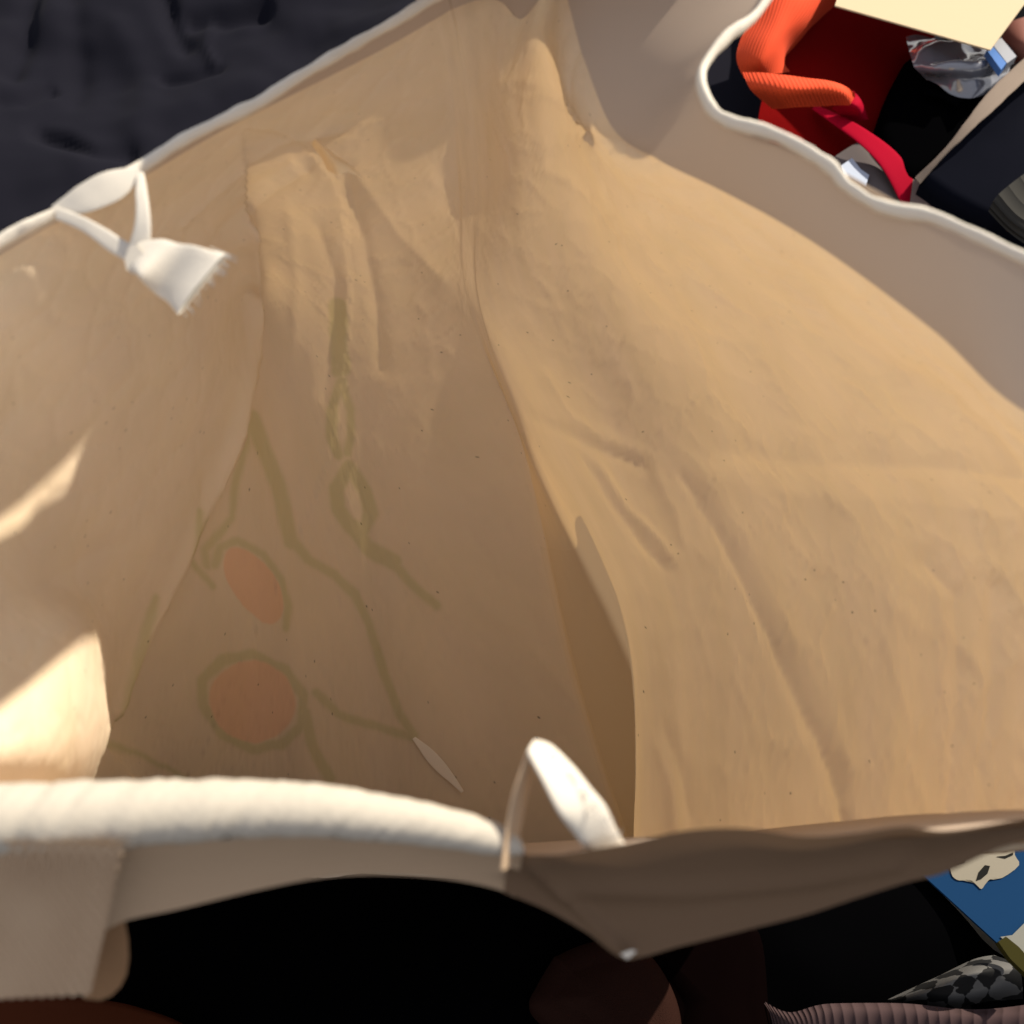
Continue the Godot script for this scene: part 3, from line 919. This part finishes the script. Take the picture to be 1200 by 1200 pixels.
func goods_behind() -> void:
	var t := thing("orange_garment", "bright orange ribbed knit garment folded open, shade inside it coloured dark red", "garment", gp(960, 100))
	put("inside", cloth([[[900, -40, .04], [905, 60, .05], [890, 130, .05], [880, 190, .03]], [[960, -40, .05], [950, 60, .055], [940, 130, .045], [940, 200, .03]], [[1030, -40, .05], [1020, 60, .05], [1000, 130, .04], [985, 196, .03]], [[1100, -40, .04], [1095, 45, .04], [1040, 130, .035], [1015, 190, .025]]], 14, 14, .003), M.dark_red, t)
	put("collar_band", cloth([[[905, -60, .09], [880, 10, .09], [862, 62, .08], [872, 92, .07]], [[945, -60, .10], [918, 10, .10], [895, 65, .09], [893, 88, .075]], [[1000, -60, .085], [955, 8, .085], [925, 50, .08], [912, 86, .07]], [[1030, -60, .06], [985, -2, .06], [925, 60, .06], [926, 84, .055]]], 16, 10, .005), M.orange, t)
	put("folded_hem", cloth([[[870, 84, .085], [880, 104, .085], [905, 128, .07]], [[905, 86, .095], [915, 106, .098], [925, 126, .08]], [[945, 92, .098], [952, 106, .1], [960, 122, .08]], [[980, 98, .095], [985, 108, .095], [990, 122, .075]], [[1002, 108, .08], [1003, 118, .066], [1004, 128, .056]]], 14, 10, .005), M.orange, t)
	put("seam", tube(dense([gp(988, 183, .035), gp(1005, 178, .036), gp(1018, 163, .036)], 8), func(_a: float): return Vector2(.002, .002), 8), M.orange, t)
	put("fold_end", cloth([[[1000, 106, .07], [988, 118, .072], [975, 126, .06]], [[1010, 118, .068], [1003, 126, .07], [985, 134, .055]], [[1018, 140, .05], [1008, 142, .05], [995, 142, .045]]], 8, 8), M.red_strap, t)

	t = thing("red_strap", "narrow glossy crimson strap curving from under the orange garment to the bag rim", "strap", gp(1030, 180))
	put("band", ribbon([gp(955, 126, .05), gp(985, 143, .055), gp(1015, 163, .06), gp(1040, 185, .06), gp(1057, 210, .055), gp(1075, 245, .045)], [gv(3, -2), gv(5, -5), gv(7, -6), gv(10, -6), gv(12, -5), gv(13, -5)], .0012), M.red_strap, t)

	t = thing("cream_card", "blank cream card lying on top of the pile at the upper right", "card", gp(1090, 0))
	put("sheet", slab(poly([[978, 8], [1160, 60], [1203, 2], [1210, -90], [1010, -90]], .105), Vector3(0, .0012, 0)), M.card, t)

	t = thing("black_case", "black rounded case beside the orange garment with clear plastic on top", "case", gp(1090, 150))
	put("body", pillow(poly([[1062, 62], [1044, 95], [1030, 135], [1028, 160], [1045, 190], [1068, 208], [1100, 195], [1140, 150], [1180, 100], [1170, 50], [1110, 35]], .06), .0, .018, .002), M.black, t)
	put("lid_edge", tube(dense([gp(1084, 108, .068), gp(1105, 112, .069), gp(1125, 122, .069)], 8), func(_a: float): return Vector2(.004, .002), 8), M.black, t)

	t = thing("plastic_wrap", "crumpled clear plastic wrap with bright highlights on the black case", "plastic wrap", gp(1120, 80))
	var wn := []
	for k in [[[1062, 44, .07], [1066, 62, .075], [1072, 78, .075], [1085, 94, .068]], [[1090, 40, .075], [1092, 60, .085], [1098, 80, .085], [1105, 104, .07]], [[1120, 44, .075], [1122, 64, .088], [1126, 84, .088], [1126, 112, .07]], [[1150, 48, .075], [1155, 66, .085], [1155, 88, .083], [1148, 112, .07]], [[1190, 55, .07], [1185, 72, .07], [1180, 90, .068], [1165, 105, .066]]]:
		var col := []
		for q in k: col.append(gp(q[0], q[1], q[2]))
		wn.append(col)
	put("film", net_sheet(wn, 16, 16, func(q: Vector3, uv: Vector2): return 0.004 * sin(uv.y * 14.0 + uv.x * 5.0 + 3.0 * noise.get_noise_3dv(q * 1000.0)) * sin(PI * uv.x) + 0.002 * noise.get_noise_3dv(q * 2500.0)), M.plastic, t)

	t = thing("striped_stick", "short stick with blue and pale stripes lying by the cream card corner", "stick", gp(1170, 70))
	put("blue_side", slab(poly([[1153, 66], [1160, 62], [1176, 82], [1170, 90]], .09), Vector3(0, .006, 0)), M.blue_plastic, t)
	put("pale_side", slab(poly([[1160, 60], [1170, 52], [1188, 74], [1177, 82]], .088), Vector3(0, .006, 0)), M.pale_plastic, t)
	t = thing("red_brown_cloth", "small red brown cloth corner behind the striped stick", "cloth", gp(1195, 60))
	put("cloth", cloth([[[1168, 30, .07], [1178, 52, .07], [1190, 75, .06]], [[1200, 20, .08], [1205, 45, .08], [1208, 66, .07]], [[1260, 0, .07], [1260, 30, .07], [1260, 60, .06]]]), M.pinkish, t)

	t = thing("grey_strap", "dull grey brown strap running between the black case and the navy pouch", "strap", gp(1130, 140))
	put("band", ribbon([gp(1240, 48, .1), gp(1200, 82, .1), gp(1165, 115, .1), gp(1135, 148, .095), gp(1108, 178, .085), gp(1075, 212, .07)], [gv(6, 8), gv(6, 8), gv(6, 7), gv(4, 4), gv(2, 2), gv(3, 3)], .0015, 8, .0006), M.grey_strap, t)

	t = thing("navy_pouch", "flat blackish navy pouch with rounded corner at the right edge", "pouch", gp(1150, 170))
	put("body", pillow(poly([[1081, 206], [1100, 184], [1140, 145], [1180, 108], [1240, 60], [1330, 120], [1300, 250], [1180, 260], [1150, 250], [1115, 230]], .075), .0, .01, .004, .002), M.pouch, t)

	t = thing("grey_ribbed_cloth", "grey cloth with wide ribs on the navy pouch by the bag rim", "cloth", gp(1180, 240))
	put("cloth", cloth([[[1158, 248, .09], [1185, 275, .09], [1230, 305, .085]], [[1170, 228, .1], [1195, 255, .1], [1235, 275, .095]], [[1205, 200, .1], [1220, 222, .1], [1250, 240, .095]]], 16, 16), M.grey_rib, t)

	t = thing("grey_lining", "grey fabric glimpsed between the red strap and the orange garment", "fabric", gp(1030, 210))
	put("fabric", cloth([[[975, 185, .04], [1000, 215, .045], [1030, 260, .045]], [[1010, 165, .045], [1030, 200, .05], [1055, 250, .045]], [[1045, 170, .04], [1070, 210, .045], [1095, 255, .04]]]), M.grey_cloth, t)
	t = thing("white_tag", "small pale blue white tag on grey fabric by the bag rim", "tag", gp(1000, 200))
	put("tag", slab(poly([[985, 196], [998, 187], [1008, 200], [1018, 207], [1012, 226], [990, 222]], .05), Vector3(0, .0015, 0)), M.tag, t)
	t = thing("mauve_band", "dull mauve fabric band between the red strap and navy pouch", "band", gp(1110, 230))
	put("band", cloth([[[1070, 210, .06], [1066, 240, .055]], [[1095, 218, .062], [1090, 258, .055]], [[1120, 232, .062], [1125, 270, .055]], [[1160, 255, .06], [1160, 285, .05]]]), M.mauve, t)

func gv(x: float, y: float) -> Vector3:      # a sideways step of so many pixels at the depth of the goods
	return gp(1100 + x, 150 + y, .06) - gp(1100, 150, .06)

# ------------------------------------------------------------------ in front of the bag
func goods_in_front() -> void:
	var t := thing("black_garment", "black garment lying in shade below the bag at the lower left", "garment", gp(400, 1150))
	put("cloth", cloth([[[120, 1010, .03], [100, 1120, .035], [90, 1240, .03], [90, 1330, .01]], [[260, 1010, .04], [270, 1120, .05], [260, 1240, .045], [260, 1330, .01]], [[420, 1020, .045], [440, 1120, .055], [430, 1240, .05], [420, 1330, .01]], [[560, 1030, .04], [590, 1120, .05], [570, 1240, .04], [560, 1330, .01]], [[700, 1040, .03], [720, 1120, .03], [690, 1240, .02], [680, 1330, .01]]], 14, 14, .008), M.black, t)
	t = thing("brown_wood_edge", "rounded orange brown wooden edge at the lower left corner", "board", gp(60, 1195))
	put("board", pillow(poly([[-200, 1175], [-60, 1163], [40, 1162], [110, 1168], [160, 1178], [215, 1200], [240, 1240], [200, 1320], [-200, 1330]], .07), .0, .006, .002), M.wood, t)
	t = thing("brown_suede_item", "dark reddish brown suede bag with pointed end under the paper corner", "suede bag", gp(720, 1160))
	put("flap", pillow(poly([[650, 1118], [632, 1150], [622, 1178], [650, 1204], [700, 1240], [790, 1270], [800, 1180], [760, 1110], [700, 1100]], .065), .0, .012, .004, .003), M.suede, t)
	put("body", pillow(poly([[740, 1080], [770, 1180], [790, 1290], [900, 1290], [905, 1180], [880, 1070]], .055), .0, .012, .004, .003), M.maroon, t)
	t = thing("black_cloth", "plain black cloth in shadow between the suede bag and the blue book", "cloth", gp(980, 1120))
	put("cloth", cloth([[[860, 1020, .03], [880, 1120, .04], [890, 1260, .03]], [[960, 1010, .04], [980, 1120, .045], [980, 1260, .03]], [[1060, 1000, .035], [1090, 1100, .04], [1100, 1260, .02]], [[1120, 1000, .02], [1180, 1100, .025], [1240, 1260, .01]]], 12, 12, .006), M.black, t)
	t = thing("blue_book", "blue book with a pale masked face printed on its cover", "book", gp(1180, 1050))
	var h := .045
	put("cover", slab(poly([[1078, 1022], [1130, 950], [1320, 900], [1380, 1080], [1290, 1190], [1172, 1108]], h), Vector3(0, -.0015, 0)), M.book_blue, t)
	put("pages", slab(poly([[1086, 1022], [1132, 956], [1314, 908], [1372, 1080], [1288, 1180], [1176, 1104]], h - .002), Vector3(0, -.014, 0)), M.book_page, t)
	var pr := put("printed_face", slab(dense(poly([[1103, 1012], [1112, 1016], [1116, 1027], [1124, 1032], [1136, 1031], [1144, 1037], [1150, 1042], [1156, 1034], [1163, 1029], [1174, 1029], [1194, 1014], [1189, 1002], [1188, 985], [1170, 960], [1120, 975]], h + .0004), 3), Vector3(0, .0003, 0)), M.print_cream, t)
	for e in [[[1144, 1032], [1147, 1022], [1154, 1014], [1160, 1015], [1157, 1024], [1150, 1030]], [[1172, 998], [1176, 988], [1183, 983], [1185, 990], [1180, 998]], [[1109, 1010], [1120, 1014], [1130, 1011], [1131, 1008], [1120, 1011]], [[1168, 1004], [1178, 1006], [1187, 1002], [1187, 999], [1178, 1003]]]:
		put("eye_mark", slab(poly(e, h + .0008), Vector3(0, .0003, 0)), M.print_dark, pr)
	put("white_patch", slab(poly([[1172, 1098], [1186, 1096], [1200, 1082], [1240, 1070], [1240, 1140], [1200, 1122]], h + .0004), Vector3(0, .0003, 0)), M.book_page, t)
	t = thing("olive_strip", "narrow olive strip along the lower edge of the blue book", "strip", gp(1185, 1115))
	put("strip", slab(poly([[1166, 1106], [1175, 1100], [1190, 1112], [1215, 1140], [1205, 1150], [1180, 1126]], .075), Vector3(0, .004, 0)), M.olive, t)
	t = thing("harlequin_pouch", "crumpled pouch with black and white diamond pattern below the blue book", "pouch", gp(1130, 1150))
	put("body", cloth([[[1040, 1172, .04], [1065, 1175, .045], [1100, 1192, .035]], [[1075, 1155, .045], [1100, 1160, .065], [1115, 1186, .04]], [[1105, 1142, .05], [1130, 1145, .075], [1135, 1180, .045]], [[1140, 1124, .05], [1160, 1138, .075], [1160, 1175, .045]], [[1165, 1118, .045], [1195, 1135, .06], [1200, 1172, .04]]], 12, 14, .003), M.harlequin, t)
	t = thing("pink_ribbed_cloth", "dusky pink finely ribbed cloth along the lower right edge", "cloth", gp(1050, 1190))
	put("cloth", cloth([[[893, 1172, .05], [905, 1200, .05], [915, 1290, .03]], [[925, 1186, .055], [935, 1210, .055], [945, 1290, .03]], [[970, 1176, .06], [975, 1200, .06], [980, 1290, .03]], [[1060, 1176, .06], [1065, 1200, .06], [1070, 1290, .03]], [[1150, 1182, .06], [1150, 1205, .06], [1150, 1290, .03]], [[1260, 1168, .06], [1260, 1200, .06], [1260, 1290, .03]]], 12, 10, .002), M.pink_rib, t)
